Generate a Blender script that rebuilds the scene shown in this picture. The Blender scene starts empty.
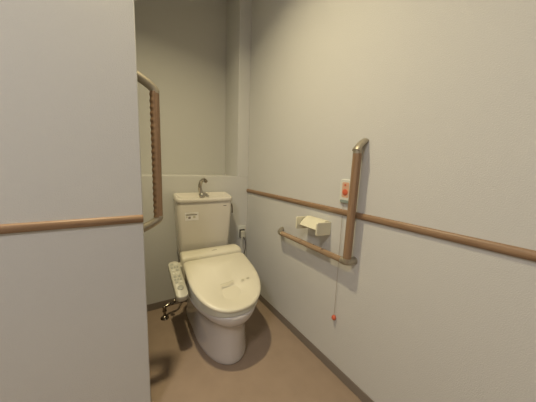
import bpy, bmesh, math, random
from mathutils import Vector, Matrix
random.seed(4)
PI = math.pi
C = bpy.context.scene.collection

# ------------------------------------------------------------------ camera
H = 1.22
F_PX, YAW, PITCH, ROLL = 237.94, math.radians(31.982), math.radians(8.299), math.radians(2.004)
fw = Vector((math.sin(YAW)*math.cos(PITCH), math.cos(YAW)*math.cos(PITCH), -math.sin(PITCH)))
rt = Vector((math.cos(YAW), -math.sin(YAW), 0)); up = rt.cross(fw)
r2 = rt*math.cos(ROLL) + up*math.sin(ROLL); u2 = -rt*math.sin(ROLL) + up*math.cos(ROLL)
cam = bpy.data.cameras.new('camera'); co = bpy.data.objects.new('camera', cam); C.objects.link(co)
cam.sensor_width = 36; cam.lens = 36*F_PX/536; cam.clip_start = .01
M = Matrix((r2, u2, -fw)).transposed().to_4x4(); M.translation = (0, 0, H); co.matrix_world = M
bpy.context.scene.camera = co

# ------------------------------------------------------------------ materials
def mat(name, col, rough=.6, metal=0, bump=0, bscale=200, bdist=.002, var=0, vscale=6, spec=.5, coat=0, detail=3):
    m = bpy.data.materials.new(name); m.use_nodes = True; nt = m.node_tree; N = nt.nodes; L = nt.links
    b = N['Principled BSDF']; b.inputs['Base Color'].default_value = (*col, 1)
    b.inputs['Roughness'].default_value = rough; b.inputs['Metallic'].default_value = metal
    b.inputs['Specular IOR Level'].default_value = spec; b.inputs['Coat Weight'].default_value = coat
    tc = N.new('ShaderNodeTexCoord')
    if var:
        n = N.new('ShaderNodeTexNoise'); n.inputs['Scale'].default_value = vscale; n.inputs['Detail'].default_value = 4
        L.new(tc.outputs['Object'], n.inputs['Vector'])
        cr = N.new('ShaderNodeValToRGB'); e = cr.color_ramp.elements
        e[0].position = .3; e[1].position = .7
        e[0].color = (*[c*(1-var) for c in col], 1); e[1].color = (*[min(1, c*(1+var)) for c in col], 1)
        L.new(n.outputs['Fac'], cr.inputs['Fac']); L.new(cr.outputs['Color'], b.inputs['Base Color'])
    if bump:
        n = N.new('ShaderNodeTexNoise'); n.inputs['Scale'].default_value = bscale; n.inputs['Detail'].default_value = detail
        L.new(tc.outputs['Object'], n.inputs['Vector'])
        bp = N.new('ShaderNodeBump'); bp.inputs['Strength'].default_value = bump; bp.inputs['Distance'].default_value = bdist
        L.new(n.outputs['Fac'], bp.inputs['Height']); L.new(bp.outputs['Normal'], b.inputs['Normal'])
    return m

def wood(name, axis, c1, c2, rough=.42):
    m = bpy.data.materials.new(name); m.use_nodes = True; nt = m.node_tree; N = nt.nodes; L = nt.links
    b = N['Principled BSDF']; b.inputs['Roughness'].default_value = rough
    tc = N.new('ShaderNodeTexCoord'); mp = N.new('ShaderNodeMapping')
    sc = [60, 60, 60]; sc[axis] = 3.0; mp.inputs['Scale'].default_value = sc
    n = N.new('ShaderNodeTexNoise'); n.inputs['Scale'].default_value = 1.6; n.inputs['Detail'].default_value = 6; n.inputs['Distortion'].default_value = .6
    cr = N.new('ShaderNodeValToRGB'); e = cr.color_ramp.elements
    e[0].position = .33; e[0].color = (*c1, 1); e[1].position = .68; e[1].color = (*c2, 1)
    L.new(tc.outputs['Object'], mp.inputs['Vector']); L.new(mp.outputs['Vector'], n.inputs['Vector'])
    L.new(n.outputs['Fac'], cr.inputs['Fac']); L.new(cr.outputs['Color'], b.inputs['Base Color'])
    bp = N.new('ShaderNodeBump'); bp.inputs['Strength'].default_value = .15; bp.inputs['Distance'].default_value = .001
    L.new(n.outputs['Fac'], bp.inputs['Height']); L.new(bp.outputs['Normal'], b.inputs['Normal'])
    return m

M_wall = mat('embossed wallpaper', (.60, .59, .545), .85, bump=.42, bscale=240, bdist=.003, detail=4)
M_floor = mat('vinyl floor', (.325, .24, .17), .55, bump=.12, bscale=260, var=.05, vscale=9, spec=.35)
M_base = mat('grey brown vinyl skirting', (.21, .175, .14), .6)
M_ceil = mat('ceiling paper', (.7, .68, .63), .9, bump=.2, bscale=90)
WC1, WC2 = (.225, .133, .070), (.33, .21, .118)
M_wx = wood('rail wood across', 0, WC1, WC2)
M_wy = wood('rail wood along', 1, WC1, WC2)
M_wz = wood('rail wood upright', 2, WC1, WC2)
M_gy = wood('grip wood along', 1, (.27, .175, .10), (.39, .27, .165))
M_hold = mat('cream holder plastic', (.72, .68, .50), .4, var=.01, vscale=20)
M_bracket = mat('champagne grey metal', (.40, .355, .275), .38, metal=.7, var=.06, vscale=40)
M_chrome = mat('chrome', (.52, .49, .43), .16, metal=1, var=.05, vscale=30)
M_dchrome = mat('tarnished chrome', (.26, .22, .17), .24, metal=1, var=.15, vscale=60)
M_cer = mat('glazed ceramic', (.60, .56, .52), .14, coat=.4, var=.01, vscale=5)
M_tank = mat('glazed tank ceramic', (.66, .615, .52), .16, coat=.3, var=.01, vscale=5)
M_lid = mat('ivory plastic', (.665, .62, .475), .38, var=.012, vscale=5)
M_panel = mat('grey ivory plastic', (.56, .54, .44), .4, var=.02, vscale=20)
M_btn = mat('button grey', (.40, .40, .34), .5, var=.1, vscale=80)
M_btn2 = mat('button pale', (.66, .65, .56), .5, var=.05, vscale=80)
M_print = mat('faded print', (.57, .53, .39), .6, var=.05, vscale=80)
M_dark = mat('dark print', (.07, .06, .05), .5, var=.1, vscale=80)
M_label = mat('label white', (.80, .77, .72), .5, var=.02, vscale=50)
M_ora = mat('orange red plastic', (.62, .13, .06), .35, var=.05, vscale=40)
M_peach = mat('peach print', (.66, .40, .26), .4, var=.04, vscale=40)
M_teal = mat('grey green plastic', (.27, .32, .28), .4, var=.05, vscale=40)
M_white = mat('white plastic', (.66, .66, .58), .35, var=.01, vscale=40)
M_cord = mat('white cord', (.42, .35, .29), .7, var=.04, vscale=100)
M_grey = mat('grey rubber', (.09, .08, .07), .55, var=.05, vscale=60)
M_gap = mat('dark recess plastic', (.05, .04, .03), .6, var=.05, vscale=60)

# ------------------------------------------------------------------ mesh helpers
def link(name, bm, m, parent=None, origin=None, smooth=None, bevel=0):
    bmesh.ops.recalc_face_normals(bm, faces=bm.faces)
    if parent is None:
        if origin is None:
            xs = [v.co for v in bm.verts]
            origin = Vector(((min(c.x for c in xs)+max(c.x for c in xs))/2, (min(c.y for c in xs)+max(c.y for c in xs))/2, min(c.z for c in xs)))
        org = Vector(origin)
    else:
        r = parent
        while r.parent: r = r.parent
        org = r.location.copy()
    bmesh.ops.translate(bm, verts=bm.verts, vec=-org)
    me = bpy.data.meshes.new(name); bm.to_mesh(me); bm.free()
    o = bpy.data.objects.new(name, me); C.objects.link(o)
    me.materials.append(m)
    if parent: o.parent = parent
    else: o.location = org
    if bevel:
        b = o.modifiers.new('bevel', 'BEVEL'); b.width = bevel; b.segments = 3; b.limit_method = 'ANGLE'; b.angle_limit = math.radians(40)
        if smooth is None: smooth = 60
    if smooth:
        for p in me.polygons: p.use_smooth = True
        me.set_sharp_from_angle(angle=math.radians(smooth))
    return o

def tag(o, label, cat, group=None):
    o['label'] = label; o['category'] = cat
    if group: o['group'] = group
    return o
def root(name, loc, label, cat, group=None):
    o = bpy.data.objects.new(name, None); C.objects.link(o); o.location = loc; o.empty_display_size = .05
    return tag(o, label, cat, group)
def struct(name, bm, m, **k):
    o = link(name, bm, m, **k); o['kind'] = 'structure'; return o

def box(bm, x0, x1, y0, y1, z0, z1):
    vs = [bm.verts.new(p) for p in ((x0,y0,z0),(x1,y0,z0),(x1,y1,z0),(x0,y1,z0),(x0,y0,z1),(x1,y0,z1),(x1,y1,z1),(x0,y1,z1))]
    for f in ((0,3,2,1),(4,5,6,7),(0,1,5,4),(1,2,6,5),(2,3,7,6),(3,0,4,7)): bm.faces.new([vs[i] for i in f])
    return vs
def loft(bm, loops, cap0=True, cap1=True):
    rs = [[bm.verts.new(p) for p in l] for l in loops]; n = len(rs[0])
    for a, b in zip(rs, rs[1:]):
        for i in range(n): bm.faces.new((a[i], a[(i+1) % n], b[(i+1) % n], b[i]))
    if cap0: bm.faces.new(rs[0][::-1])
    if cap1: bm.faces.new(rs[-1])
    return rs
def catmull(P, k=8):
    P = [Vector(p) for p in P]; Q = [2*P[0]-P[1]] + P + [2*P[-1]-P[-2]]; out = []
    for i in range(1, len(Q)-2):
        a, b, c, d = Q[i-1:i+3]
        for j in range(k):
            t = j/k
            out.append(.5*((2*b) + (c-a)*t + (2*a-5*b+4*c-d)*t*t + (3*b-a-3*c+d)*t**3))
    out.append(P[-1]); return out
def tube(bm, P, r, n=16, flat=1.0):
    """round tube along points P; r a number or one per point"""
    P = [Vector(p) for p in P]; rr = r if isinstance(r, (list, tuple)) else [r]*len(P)
    T = [(P[min(i+1, len(P)-1)] - P[max(i-1, 0)]).normalized() for i in range(len(P))]
    a = Vector((0, 0, 1)) if abs(T[0].z) < .8 else Vector((1, 0, 0))
    nrm = (a - T[0]*a.dot(T[0])).normalized(); loops = []
    for p, t, q in zip(P, T, rr):
        nrm = (nrm - t*nrm.dot(t)).normalized(); bn = t.cross(nrm)
        loops.append([p + nrm*(q*math.cos(2*PI*i/n)) + bn*(q*flat*math.sin(2*PI*i/n)) for i in range(n)])
    loft(bm, loops)
def rrect(cx, cy, hx, hy, r, n=6):
    out = []
    for (sx, sy, a0) in ((1, 1, 0), (-1, 1, PI/2), (-1, -1, PI), (1, -1, 1.5*PI)):
        for i in range(n+1):
            a = a0 + i/n*PI/2
            out.append((cx + sx*(hx-r) + r*math.cos(a), cy + sy*(hy-r) + r*math.sin(a)))
    return out
def disc_loops(c, ax, prof, n=24):
    """lathe about axis ax from centre c, prof = [(dist, radius)]"""
    ax = Vector(ax).normalized(); a = Vector((0, 0, 1)) if abs(ax.z) < .8 else Vector((1, 0, 0))
    u = (a - ax*a.dot(ax)).normalized(); v = ax.cross(u); c = Vector(c)
    return [[c + ax*d + u*(r*math.cos(2*PI*i/n)) + v*(r*math.sin(2*PI*i/n)) for i in range(n)] for d, r in prof]
def lathe(bm, c, ax, prof, n=24): loft(bm, disc_loops(c, ax, prof, n))

# ------------------------------------------------------------------ the room
W, D, L, E = 1.043, 2.046, 1.117, .076          # right wall, lower back wall, projecting wall front, its corner
R = 2.36                                        # recessed upper back wall
ZC = 2.80; X0 = -1.7; Y0 = -1.6; ZL = 1.118; XC = .932
T = .1
bm = bmesh.new(); box(bm, X0-T, W+T, Y0-T, R+T, -.1, 0); struct('floor', bm, M_floor)
bm = bmesh.new(); box(bm, X0-T, W+T, Y0-T, R+T, ZC, ZC+.1); struct('ceiling', bm, M_ceil)
bm = bmesh.new(); box(bm, W, W+T, Y0-T, R+T, 0, ZC); struct('wall_right', bm, M_wall, origin=(W, 0, 0))
bm = bmesh.new(); box(bm, E, W, R, R+T, 0, ZC); struct('wall_back', bm, M_wall, origin=(0, R, 0))
bm = bmesh.new(); box(bm, E, W, D, R, 0, ZL); struct('wall_back_lower', bm, M_wall, origin=(0, D, 0), bevel=.004)
bm = bmesh.new(); box(bm, XC, W, D, R, ZL, ZC); struct('wall_corner_column', bm, M_wall, origin=(0, D, 0), bevel=.003)
bm = bmesh.new(); box(bm, X0-T, E, L, R+T, 0, ZC); struct('wall_left', bm, M_wall, origin=(0, L, 0), bevel=.004)
bm = bmesh.new(); box(bm, X0-T, X0, Y0-T, L, 0, ZC); struct('wall_far_left', bm, M_wall, origin=(X0, 0, 0))
bm = bmesh.new(); box(bm, X0, W, Y0-T, Y0, 0, ZC); struct('wall_near', bm, M_wall, origin=(0, Y0, 0))
BH = .06
bm = bmesh.new(); box(bm, W-.006, W, Y0, D, 0, BH); struct('baseboard_right', bm, M_base, bevel=.002)
bm = bmesh.new(); box(bm, E, W-.006, D-.006, D, 0, BH); struct('baseboard_back', bm, M_base, bevel=.002)
bm = bmesh.new(); box(bm, E, E+.006, L-.006, D-.006, 0, BH); struct('baseboard_left', bm, M_base, bevel=.002)
bm = bmesh.new(); box(bm, X0, E, L-.006, L, 0, BH); struct('baseboard_front', bm, M_base, bevel=.002)
# wooden rails let along the walls (rounded face)
def rail_profile(n=10, h=.0165, d=.014):
    return [(-d*math.cos(a)**.7 if math.cos(a) > 1e-6 else 0, h*math.sin(a)) for a in [(-PI/2 + PI*i/n) for i in range(n+1)]]
ZR = .9825
bm = bmesh.new(); pr = rail_profile()
loft(bm, [[(W + dx, y, ZR + dz) for dx, dz in pr] for y in (Y0, D)])
struct('trim_1', bm, M_wy, smooth=50)
bm = bmesh.new()
loft(bm, [[(x, L + dx*s, ZR + dz*s2) for dx, dz in pr] for x, s, s2 in ((X0, 1, 1), (E-.004, 1, 1), (E-.001, .9, .95), (E, .7, .85))])
struct('trim_2', bm, M_wx, smooth=50)

# ------------------------------------------------------------------ toilet
TX = .590
toilet = root('toilet', (TX, 1.62, 0), 'ivory ceramic toilet with closed bidet lid and cistern against the back wall', 'toilet')
def dshape(cx, yb, yf, hw, z, n=28, rear=.94, rr=.03, ex=2.3, brk=.42, zf=None):
    """closed outline, straight at the back yb, elliptical at the front yf; zf(y) gives height"""
    ln = yb - yf; side = []
    for i in range(n+1):
        a = i/n; t = (rr + (ln-rr)*(1-(1-a)**1.6))/ln
        if t < brk: w = hw*(rear + (1-rear)*math.sin(t/brk*PI/2))
        else: w = hw*(1-((t-brk)/(1-brk))**ex)**(1/ex) if i < n else 0
        side.append((w, yb - ln*t))
    # round the back corners
    w0 = side[0][0]; side = [(w0 - rr + rr*math.sin(a), yb - rr + rr*math.cos(a)) for a in (0, PI/6, PI/3)] + side
    pts = [(cx+w, y) for w, y in side] + [(cx-w, y) for w, y in side[-2::-1]]
    return [(x, y, zf(y) if zf else z) for x, y in pts]
def inset(loop, k, z=None, dz=0):
    cx = sum(p[0] for p in loop)/len(loop); ys = [p[1] for p in loop]; cy = (min(ys)+max(ys))/2
    hx = max(p[0] for p in loop)-cx; hy = max(ys)-cy
    return [(cx+(p[0]-cx)*(1-k/hx), cy+(p[1]-cy)*(1-k/hy), (p[2]+dz) if z is None else z) for p in loop]
# bowl
secs = [(0, 1.207, .166, 1.86), (.012, 1.199, .171, 1.86), (.03, 1.199, .171, 1.86), (.10, 1.203, .163, 1.86), (.20, 1.198, .157, 1.86), (.258, 1.192, .157, 1.86),
        (.280, 1.172, .172, 1.86), (.298, 1.148, .195, 1.86), (.315, 1.135, .206, 1.86), (.335, 1.128, .218, 1.84), (.355, 1.125, .224, 1.84), (.366, 1.126, .223, 1.84), (.370, 1.132, .216, 1.835)]
bm = bmesh.new()
loft(bm, [dshape(TX, yb, yf, hw, z, rear=1.06 if z < .26 else .97, brk=.40, ex=2.1) for z, yf, hw, yb in secs])
bowl = link('bowl', bm, M_cer, toilet, smooth=60)
# floor bolt caps of the bowl
for sx in (-1, 1):
    bm = bmesh.new(); lathe(bm, (TX+sx*.150, 1.70, .09), (sx, 0, 0), [(-.02, .012), (.004, .012), (.009, .008), (.01, .002)], 14)
    link('bolt_cap', bm, M_tank, bowl, smooth=60)
# seat wedge between bowl and lid
YH = 1.650
def zlid(y): 
    t = (y-1.12)/(YH-1.12); return .418 + .128*t + .010*math.sin(max(0, min(1, t))*PI)
bm = bmesh.new()
a = dshape(TX, YH, 1.134, .215, .372, rear=.96, brk=.36, ex=2.25); top = dshape(TX, YH, 1.134, .221, 0, rear=.96, brk=.36, ex=2.25, zf=lambda y: zlid(y)-.026)
loft(bm, [inset(a, .008), a, inset(top, 0, dz=-.004), inset(top, .004)])
seat = link('seat', bm, M_panel, toilet, smooth=50)
# lid: crowned slab with rolled edge
lo = dshape(TX, YH-.009, 1.129, .2310, 0, rear=.985, brk=.35, ex=2.3, zf=lambda y: zlid(y)-.022)
bm = bmesh.new()
loft(bm, [inset(lo, .006), lo, inset(lo, -.002, dz=.007), inset(lo, -.001, dz=.013), inset(lo, .004, dz=.018), inset(lo, .012, dz=.0215), inset(lo, .03, dz=.0235), inset(lo, .10, dz=.025), inset(lo, .17, dz=.0255)])
lid = link('lid', bm, M_lid, toilet, smooth=70)
# washlet body behind the lid
bm = bmesh.new()
def body(y, z0, z1, hx, r): return [(TX + px, y, (z0+z1)/2 + pz) for px, pz in rrect(0, 0, hx, (z1-z0)/2, r)]
prof = [(1.658, .380, .542, .226, .012), (1.664, .376, .557, .230, .016), (1.69, .374, .568, .232, .02), (1.735, .374, .571, .231, .022), (1.785, .374, .564, .227, .02), (1.80, .378, .550, .220, .016)]
loft(bm, [body(*p) for p in prof])
wb = link('bidet_body', bm, M_lid, toilet, smooth=60)
def stroke(name, P, w, h, m, parent):
    """thin printed or moulded stroke: a flat ribbon lying on a surface, P = centre points"""
    bm = bmesh.new(); loops = []
    for i, p in enumerate(P):
        p = Vector(p); k = w*(.55 if i in (0, len(P)-1) else 1)
        loops.append([p+Vector((0, -k, -k*.15)), p+Vector((0, k, k*.15)), p+Vector((0, k, k*.15+h)), p+Vector((0, -k, -k*.15+h))])
    loft(bm, loops); return link(name, bm, m, parent)
M_worn = mat('worn dark print', (.34, .31, .22), .6, var=.2, vscale=200)
# worn, unreadable wordmark on the bidet body
stroke('wordmark', [(TX-.005+.008*i, 1.70, .5678+.0004*i) for i in range(6)], .004, .0012, M_worn, wb)
# worn printing on the lid: one longer wavy line, then two short dashes
def lidpt(x, y): return (x, y, zlid(y)+.0026)
stroke('worn_print', [lidpt(TX-.060+.0095*i, 1.325+.0015*math.sin(i*.9)+.0012*i) for i in range(11)], .0028, .0012, M_print, lid)
for k in (0, 1): stroke('worn_print', [lidpt(TX+.082+.040*k+.006*i, 1.325+.004*k+.0008*i) for i in range(5)], .003, .0013, M_print, lid)
# control panel on its arm
cp0 = Vector((.307, 1.722, .525)); cp1 = Vector((.321, 1.40, .418)); ax = (cp1-cp0); ln = ax.length; ax.normalize()
sd = Vector((1, 0, 0)); sd = (sd-ax*sd.dot(ax)).normalized(); nn = sd.cross(ax)
if nn.z < 0: nn = -nn
def cpp(u, v, w): return cp0 + ax*u + sd*v + nn*w
prf = rrect(0, 0, ln/2, .037, .03, 7)
bm = bmesh.new()
def cploop(k, w): return [cpp(ln/2 + px*(1-k/(ln/2)), py*(1-k/.037), w) for px, py in prf]
loft(bm, [cploop(.008, -.045), cploop(.001, -.038), cploop(0, -.012), cploop(.001, -.003), cploop(.004, 0)])
panel = link('control_panel', bm, M_panel, toilet, smooth=60)
for i, u in enumerate([.035, .065, .095, .125, .155, .185, .21]):
    for v in ((-.018, 0, .018) if i % 2 else (-.014, .012)):
        bm = bmesh.new(); w = .006 if len(str(v)) and i % 2 else .009
        loft(bm, [[cpp(u + a, v + b, h) for a, b in rrect(0, 0, .0085, w, .003, 3)] for h in (-.001, .002)])
        link('button', bm, M_btn if (i + int(v*1000)) % 3 else M_btn2, panel, smooth=40)
bm = bmesh.new(); lathe(bm, cpp(.262, 0, 0), nn, [(-.002, .019), (.003, .019), (.006, .015), (.007, .004)], 20)
link('stop_button', bm, M_btn, panel, smooth=50)
bm = bmesh.new(); box(bm, .335, TX-.20, 1.67, 1.75, .43, .50); link('panel_arm', bm, M_panel, panel, bevel=.008)

# cistern
TF, TB = 1.855, 2.03
def tankloop(z, xl, xr, yf, yb, r=.03, bow=.012):
    cx, hx = (xl+xr)/2, (xr-xl)/2
    pts = rrect(cx, (yf+yb)/2, hx, (yb-yf)/2, r)
    return [(x, y - (bow*(1-((x-cx)/hx)**2) if y < (yf+yb)/2 else 0), z) for x, y in pts]
bm = bmesh.new()
# straight front edges need extra points for the bow, so resample
def dens(loop, m=5):
    out = []
    for i, p in enumerate(loop):
        q = loop[(i+1) % len(loop)]; out.append(p)
        if i % 7 == 6:
            for j in range(1, m): out.append(tuple(p[k]+(q[k]-p[k])*j/m for k in range(3)))
    return out
def tl(z, xl, xr, yf, yb, r=.03, bow=.012):
    cx, hx = (xl+xr)/2, (xr-xl)/2
    pts = dens([(x, y, z) for x, y in rrect(cx, (yf+yb)/2, hx, (yb-yf)/2, r)])
    return [(x, y - (bow*(1-((x-cx)/hx)**2) if y < (yf+yb)/2 else 0), z) for x, y, z in pts]
loft(bm, [tl(.40, .415, .745, TF+.04, TB), tl(.46, .385, .775, TF+.015, TB), tl(.55, .374, .787, TF+.005, TB), tl(.75, .364, .802, TF, TB), tl(.900, .360, .809, TF, TB), tl(.920, .362, .807, TF+.002, TB)])
tank = link('cistern', bm, M_tank, toilet, smooth=50)
bm = bmesh.new()
def zt(y): return .955 + .026*(y-TF)/(TB-TF)
def ll(k, dz, flat=None, bow=.012):
    lp = tl(0, .355+k, .815-k, TF-.008+k, TB+.006-k, max(.008, .034-k), bow)
    return [(x, y, (zt(y)+dz) if flat is None else flat) for x, y, _ in lp]
loops = [ll(.003, 0, .9215), ll(0, 0, .925), ll(0, -.012), ll(.002, -.005), ll(.006, -.001), ll(.014, 0), ll(.020, -.001), ll(.030, -.012), ll(.05, -.022), ll(.075, -.027)]
loft(bm, loops); tlid = link('cistern_lid', bm, M_tank, toilet, smooth=60)
# spout over the hand basin
FX, FY = .580, 1.975
bm = bmesh.new(); lathe(bm, (FX, FY, .946), (0, 0, 1), [(0, .026), (.022, .026), (.029, .022), (.031, .016)], 22)
pth = catmull([(FX, FY, .968), (FX-.014, FY+.002, 1.005), (FX-.016, FY-.004, 1.045), (FX-.008, FY-.018, 1.078), (FX+.006, FY-.045, 1.094), (FX+.014, FY-.07, 1.082)], 6)
tube(bm, pth, [.0175-.0035*i/len(pth) for i in range(len(pth))], 16)
tap = link('spout', bm, M_chrome, toilet, smooth=60)
bm = bmesh.new(); lathe(bm, (FX+.013, FY-.066, 1.086), (.1, -.4, -.25), [(-.004, .0135), (.012, .0145), (.016, .011)], 18)
link('spout_tip', bm, M_dchrome, tap, smooth=60)
# flush lever on the side of the cistern
bm = bmesh.new(); lathe(bm, (.800, 1.885, .885), (1, 0, 0), [(-.006, .009), (.010, .009), (.013, .006)], 20)
lev = link('flush_lever', bm, M_dchrome, toilet, smooth=60)
bm = bmesh.new(); tube(bm, catmull([(.812, 1.882, .892), (.816, 1.876, .865), (.817, 1.874, .835), (.816, 1.873, .812)], 4), .0065, 10, .7); link('lever_arm', bm, M_dchrome, lev, smooth=60)
# caution sticker and small maker's mark on the cistern front
def tfront(x, z=None):
    cx = .583; return TF - .012*(1-((x-cx)/.216)**2) - .0008
def sticker(name, x0, x1, z0, z1, m, parent, off=0.0, n=6):
    bm = bmesh.new(); f = [bm.verts.new((x0+(x1-x0)*i/n, tfront(x0+(x1-x0)*i/n)-off, z)) for z in (z0, z1) for i in range(n+1)]
    b = [bm.verts.new(v.co+Vector((0, .0006, 0))) for v in f]
    for i in range(n):
        bm.faces.new((f[i], f[i+1], f[n+2+i], f[n+1+i])); bm.faces.new((b[i+1], b[i], b[n+1+i], b[n+2+i]))
    return link(name, bm, m, parent)
M_hd = mat('label heading ink', (.22, .19, .14), .6, var=.3, vscale=300)
lb = sticker('caution_label', .418, .520, .782, .846, M_label, tank)
sticker('label_heading', .424, .508, .8235, .8295, M_hd, lb, .0008)
mp_ = mat('label grey mark', (.24, .2, .17), .6, var=.2, vscale=200)
sticker('label_mark', .442, .460, .797, .813, mp_, lb, .0008)
sticker('label_mark', .425, .436, .806, .818, M_print, lb, .0008)
sticker('label_mark', .478, .496, .800, .818, M_print, lb, .0008)
for k in range(2): sticker('label_line', .428, .500-.012*k, .834+.004*k-.002, .8355+.004*k-.002, M_print, lb, .0008)
sticker('maker_mark', .727, .755, .882, .887, M_dark, tank)

# the seat and bowl run a touch askew of the cistern
done = set(); todo = list(toilet.children)
while todo:
    ob = todo.pop(); todo += list(ob.children)
    if ob.type == 'MESH' and ob.data.name not in done:
        done.add(ob.data.name)
        for vv in ob.data.vertices: vv.co.x += .045*(vv.co.y - .41)

# ------------------------------------------------------------------ water supply valve
v = root('stop_valve', (.250, 1.885, 0), 'small tarnished chrome floor stop valve and pipe left of the toilet', 'valve')
bm = bmesh.new(); lathe(bm, (.250, 1.885, 0), (0, 0, 1), [(0, .032), (.006, .031), (.016, .018), (.024, .013)], 22); link('floor_flange', bm, M_dchrome, v, smooth=60)
bm = bmesh.new(); tube(bm, [(.250, 1.885, .02), (.250, 1.885, .05), (.250, 1.885, .075)], .010, 12)
lathe(bm, (.250, 1.885, .055), (0, 0, 1), [(0, .016), (.012, .016)], 6); lathe(bm, (.250, 1.885, .07), (0, 0, 1), [(0, .014), (.03, .015), (.036, .009)], 14)
link('pipe', bm, M_dchrome, v, smooth=40)
bm = bmesh.new(); tube(bm, [(.250, 1.885, .088), (.275, 1.895, .100), (.312, 1.905, .110)], .011, 12)
lathe(bm, (.280, 1.897, .102), (1, .1, .05), [(0, .016), (.014, .016)], 6); lathe(bm, (.310, 1.905, .109), (1, .1, .05), [(0, .014), (.026, .014)], 6)
link('branch', bm, M_dchrome, v, smooth=40)
bm = bmesh.new(); tube(bm, [(.300, 1.90, .108), (.301, 1.885, .118), (.302, 1.868, .126)], .006, 10); lathe(bm, (.302, 1.866, .126), (0, -.7, .45), [(0, .016), (.012, .017), (.016, .012)], 10)
link('handle', bm, M_dchrome, v, smooth=40)
bm = bmesh.new(); tube(bm, catmull([(.330, 1.907, .112), (.350, 1.91, .135), (.362, 1.915, .20), (.368, 1.92, .30), (.392, 1.925, .405)], 6), .0075, 10)
link('hose', bm, M_dchrome, v, smooth=60)

# ------------------------------------------------------------------ power outlet, plug, lead
o = root('power_outlet', (.99, D, .47), 'ivory power outlet plate low on the back wall right of the toilet', 'outlet')
bm = bmesh.new(); box(bm, .948, 1.024, D-.008, D, .520, .640); link('plate', bm, M_white, o, bevel=.003)
bm = bmesh.new(); box(bm, .958, 1.014, D-.012, D-.007, .524, .606); link('socket', bm, M_gap, o, bevel=.002)
pl = root('power_plug', (.99, D-.012, .53), 'pale plug with drooping dark lead in the outlet right of the toilet', 'plug')
bm = bmesh.new(); box(bm, .966, 1.006, D-.040, D-.0125, .528, .594); link('plug_body', bm, M_panel, pl, bevel=.005)
bm = bmesh.new(); tube(bm, catmull([(.988, D-.038, .535), (.998, D-.055, .505), (1.006, D-.055, .45), (.99, D-.05, .37), (.94, D-.055, .33), (.87, D-.09, .36), (.815, D-.14, .40), (.79, D-.20, .43)], 6), .004, 8)
link('lead', bm, M_grey, pl, smooth=60)
bm = bmesh.new(); tube(bm, catmull([(.975, D-.038, .54), (.965, D-.055, .50), (.975, D-.05, .44), (1.0, D-.04, .40), (1.012, D-.03, .34)], 6), .003, 8)
link('earth_wire', bm, M_panel, pl, smooth=60)

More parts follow.
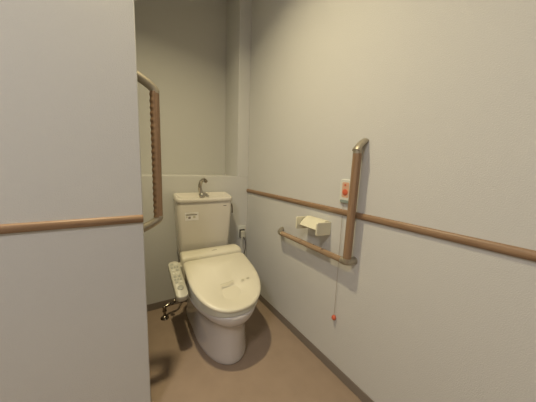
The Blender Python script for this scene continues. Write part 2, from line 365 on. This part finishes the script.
# ------------------------------------------------------------------ grab bars
def bars():
    # L-shaped bar on the right wall
    xb, yv, zh, zt_, ye = W-.054, .785, .738, 1.305, 1.375
    g = root('grab_bar', (W, yv, zh), 'L-shaped wooden grab bar with metal corner joints on the right wall', 'grab bar')
    bm = bmesh.new(); tube(bm, [(xb+.004*i/12, yv-.005*i/12, zh+.022 + (zt_-zh-.022)*i/12) for i in range(13)], .0212, 20); link('upright_grip', bm, M_wz, g, smooth=60)
    bm = bmesh.new(); tube(bm, [(xb, yv+.025 + (ye-yv-.025)*i/12, zh) for i in range(13)], .0168, 20); link('level_grip', bm, M_gy, g, smooth=60)
    bm = bmesh.new()
    a = [Vector((xb-.010, yv-.005, zt_+.004)), Vector((xb-.007, yv-.005, zt_+.008)), Vector((xb+.004, yv-.005, zt_+.021)), Vector((xb+.028, yv-.005, zt_+.042)), Vector((W-.0005, yv-.006, zt_+.058))]
    tube(bm, catmull(a, 5), [.0095, .0125, .013, .013, .013] + [.013]*16, 24, 1.7)
    tube(bm, [(xb+.004, yv-.005, zt_-.008), (xb+.004, yv-.005, zt_), (xb+.004, yv-.005, zt_+.016)], .0220, 20)
    link('end_bracket', bm, M_bracket, g, smooth=60)
    bm = bmesh.new(); tube(bm, catmull([(xb, ye-.004, zh), (xb, ye+.015, zh), (xb+.008, ye+.036, zh+.002), (xb+.030, ye+.056, zh+.006), (W-.0005, ye+.068, zh+.010)], 6), .0195, 20); link('end_bracket', bm, M_bracket, g, smooth=60)
    bm = bmesh.new()
    tube(bm, catmull([(xb, yv+.034, zh), (xb, yv+.015, zh), (xb+.008, yv+.002, zh), (xb+.025, yv-.004, zh), (W-.0005, yv-.005, zh)], 6), .0200, 20)
    tube(bm, [(xb, yv, zh-.004), (xb, yv, zh+.010), (xb, yv, zh+.026)], .0205, 20)
    lathe(bm, (W-.008, yv-.005, zh), (1, 0, 0), [(0, .0205), (.002, .0215), (.0075, .0215)], 20)
    link('corner_bracket', bm, M_bracket, g, smooth=50)
    # small screw plugs on the level grip
    for y in (1.04, 1.21):
        bm = bmesh.new(); lathe(bm, (xb, y, zh+.0155), (0, 0, 1), [(0, .004), (.0026, .004), (.003, .002)], 10); link('screw_plug', bm, M_gap, g, smooth=40)
    # long upright bar on the left side wall
    xb, y, z0, z1 = .150, 1.235, .960, 1.533
    g = root('grab_bar', (E, y, z0), 'upright dimpled wooden grab bar on curved metal arms at the left wall corner', 'grab bar')
    bm = bmesh.new(); n = 20; loops = []; m_ = 190
    for i in range(m_+1):
        z = z0 + (z1-z0)*i/m_; k = .5+.5*math.cos(2*PI*(z-z0)/.028); lp = []
        for j in range(n):
            a = 2*PI*j/n; c, s = math.cos(a), math.sin(a)
            r = .0195; back = max(0, -c)          # hand side towards the wall is scalloped
            lp.append((xb + r*c - back*(.0005+.0026*k), y + r*s, z))
        loops.append(lp)
    loft(bm, loops); link('grip', bm, M_wz, g, smooth=70)
    bm = bmesh.new(); tube(bm, catmull([(xb, y, z1-.006), (xb, y, z1+.006), (xb-.010, y, z1+.018), (xb-.035, y, z1+.036), (E+.0005, y, z1+.058)], 6), .0195, 20); link('curved_arm', bm, M_bracket, g, smooth=60)
    bm = bmesh.new(); tube(bm, catmull([(xb, y, z0+.006), (xb, y, z0-.006), (xb-.010, y, z0-.018), (xb-.035, y, z0-.034), (E+.0005, y, z0-.052)], 6), .0195, 20); link('curved_arm', bm, M_bracket, g, smooth=60)
bars()

# ------------------------------------------------------------------ paper holder
h = root('toilet_paper_holder', (W, 1.045, .83), 'empty cream plastic toilet paper holder above the level grab bar', 'paper holder')
for yy in (.959, 1.140):
    bm = bmesh.new()
    P = [(W, .831), (W, .909), (.936, .913), (.930, .907), (.929, .842), (.936, .836)]
    loft(bm, [[(x, y, z) for x, z in P] for y in (yy, yy+.011)]); link('side_bracket', bm, M_hold, h, bevel=.0025)
bm = bmesh.new(); box(bm, W-.006, W, .97, 1.140, .845, .905); link('back_plate', bm, M_hold, h, bevel=.002)
bm = bmesh.new()
P = [(1.036, .914), (1.008, .916), (.978, .897), (.948, .866), (.951, .861), (.982, .892), (1.009, .909), (1.036, .908)]
loft(bm, [[(x, y, z) for x, z in P] for y in (.972, 1.136)]); link('cover_flap', bm, M_hold, h, bevel=.0015)
for yy, s in ((.970, 1), (1.140, -1)):
    bm = bmesh.new(); lathe(bm, (.985, yy, .868), (0, s, 0), [(-.001, .012), (.012, .011), (.018, .006)], 14); link('roll_peg', bm, M_gap, h, smooth=50)

# ------------------------------------------------------------------ emergency call switch
c = root('emergency_call_switch', (W, .868, 1.02), 'white wall call switch with orange button and hanging pull cord', 'switch')
def yz(bm, cy, cz, hy, hz, r, x0, x1, k=.0015):
    P = rrect(cy, cz, hy, hz, r); Q = rrect(cy, cz, hy-k, hz-k, max(.001, r-k))
    loft(bm, [[(x0, a, b) for a, b in P], [(x1+k, a, b) for a, b in P], [(x1, a, b) for a, b in Q]])
bm = bmesh.new(); yz(bm, .868, 1.100, .037, .064, .012, W, W-.013, .003); link('housing', bm, M_white, c, smooth=40)
bm = bmesh.new(); yz(bm, .866, 1.108, .023, .041, .008, W-.012, W-.0138, .0005); link('face_print', bm, M_peach, c, smooth=40)
bm = bmesh.new(); lathe(bm, (W-.0135, .866, 1.096), (-1, 0, 0), [(0, .017), (.0025, .017), (.004, .014), (.0045, .005)], 24); link('call_button', bm, M_ora, c, smooth=50)
bm = bmesh.new(); lathe(bm, (W-.0135, .868, 1.134), (-1, 0, 0), [(0, .006), (.0015, .006)], 14); link('indicator', bm, M_ora, c, smooth=50)
bm = bmesh.new(); yz(bm, .868, 1.046, .031, .009, .008, W-.002, W-.0140, .002); link('base_strip', bm, M_teal, c, smooth=40)
bm = bmesh.new(); tube(bm, [(W-.010, .876, 1.04 - .68*i/20) for i in range(21)], .0011, 8); link('pull_cord', bm, M_cord, c, smooth=60)
bm = bmesh.new(); lathe(bm, (W-.011, .876, .352), (0, 0, -1), [(-.016, .003), (-.013, .008), (-.006, .0125), (0, .0135), (.006, .0125), (.012, .008), (.014, .003)], 18); link('pull_ball', bm, M_ora, c, smooth=60)

# ------------------------------------------------------------------ light
def area(name, loc, size, power, col, shape='DISK', rot=(0, 0, 0), spread=PI):
    l = bpy.data.lights.new(name, 'AREA'); l.shape = shape; l.size = size; l.energy = power; l.color = col; l.spread = spread
    o = bpy.data.objects.new(name, l); C.objects.link(o); o.location = loc; o.rotation_euler = rot; return o
area('downlight', (.10, 1.06, ZC-.03), .09, 19.5, (1, .865, .565), spread=math.radians(138))
area('hall_light', (-1.05, -.40, ZC-.03), .5, 30, (.985, .95, .985))
w = bpy.data.worlds.new('world'); bpy.context.scene.world = w; w.use_nodes = True
w.node_tree.nodes['Background'].inputs[0].default_value = (.05, .05, .05, 1)
vs = bpy.context.scene.view_settings
vs.view_transform = 'Standard'; vs.look = 'None'; vs.gamma = 1; vs.exposure = 0; vs.use_curve_mapping = False
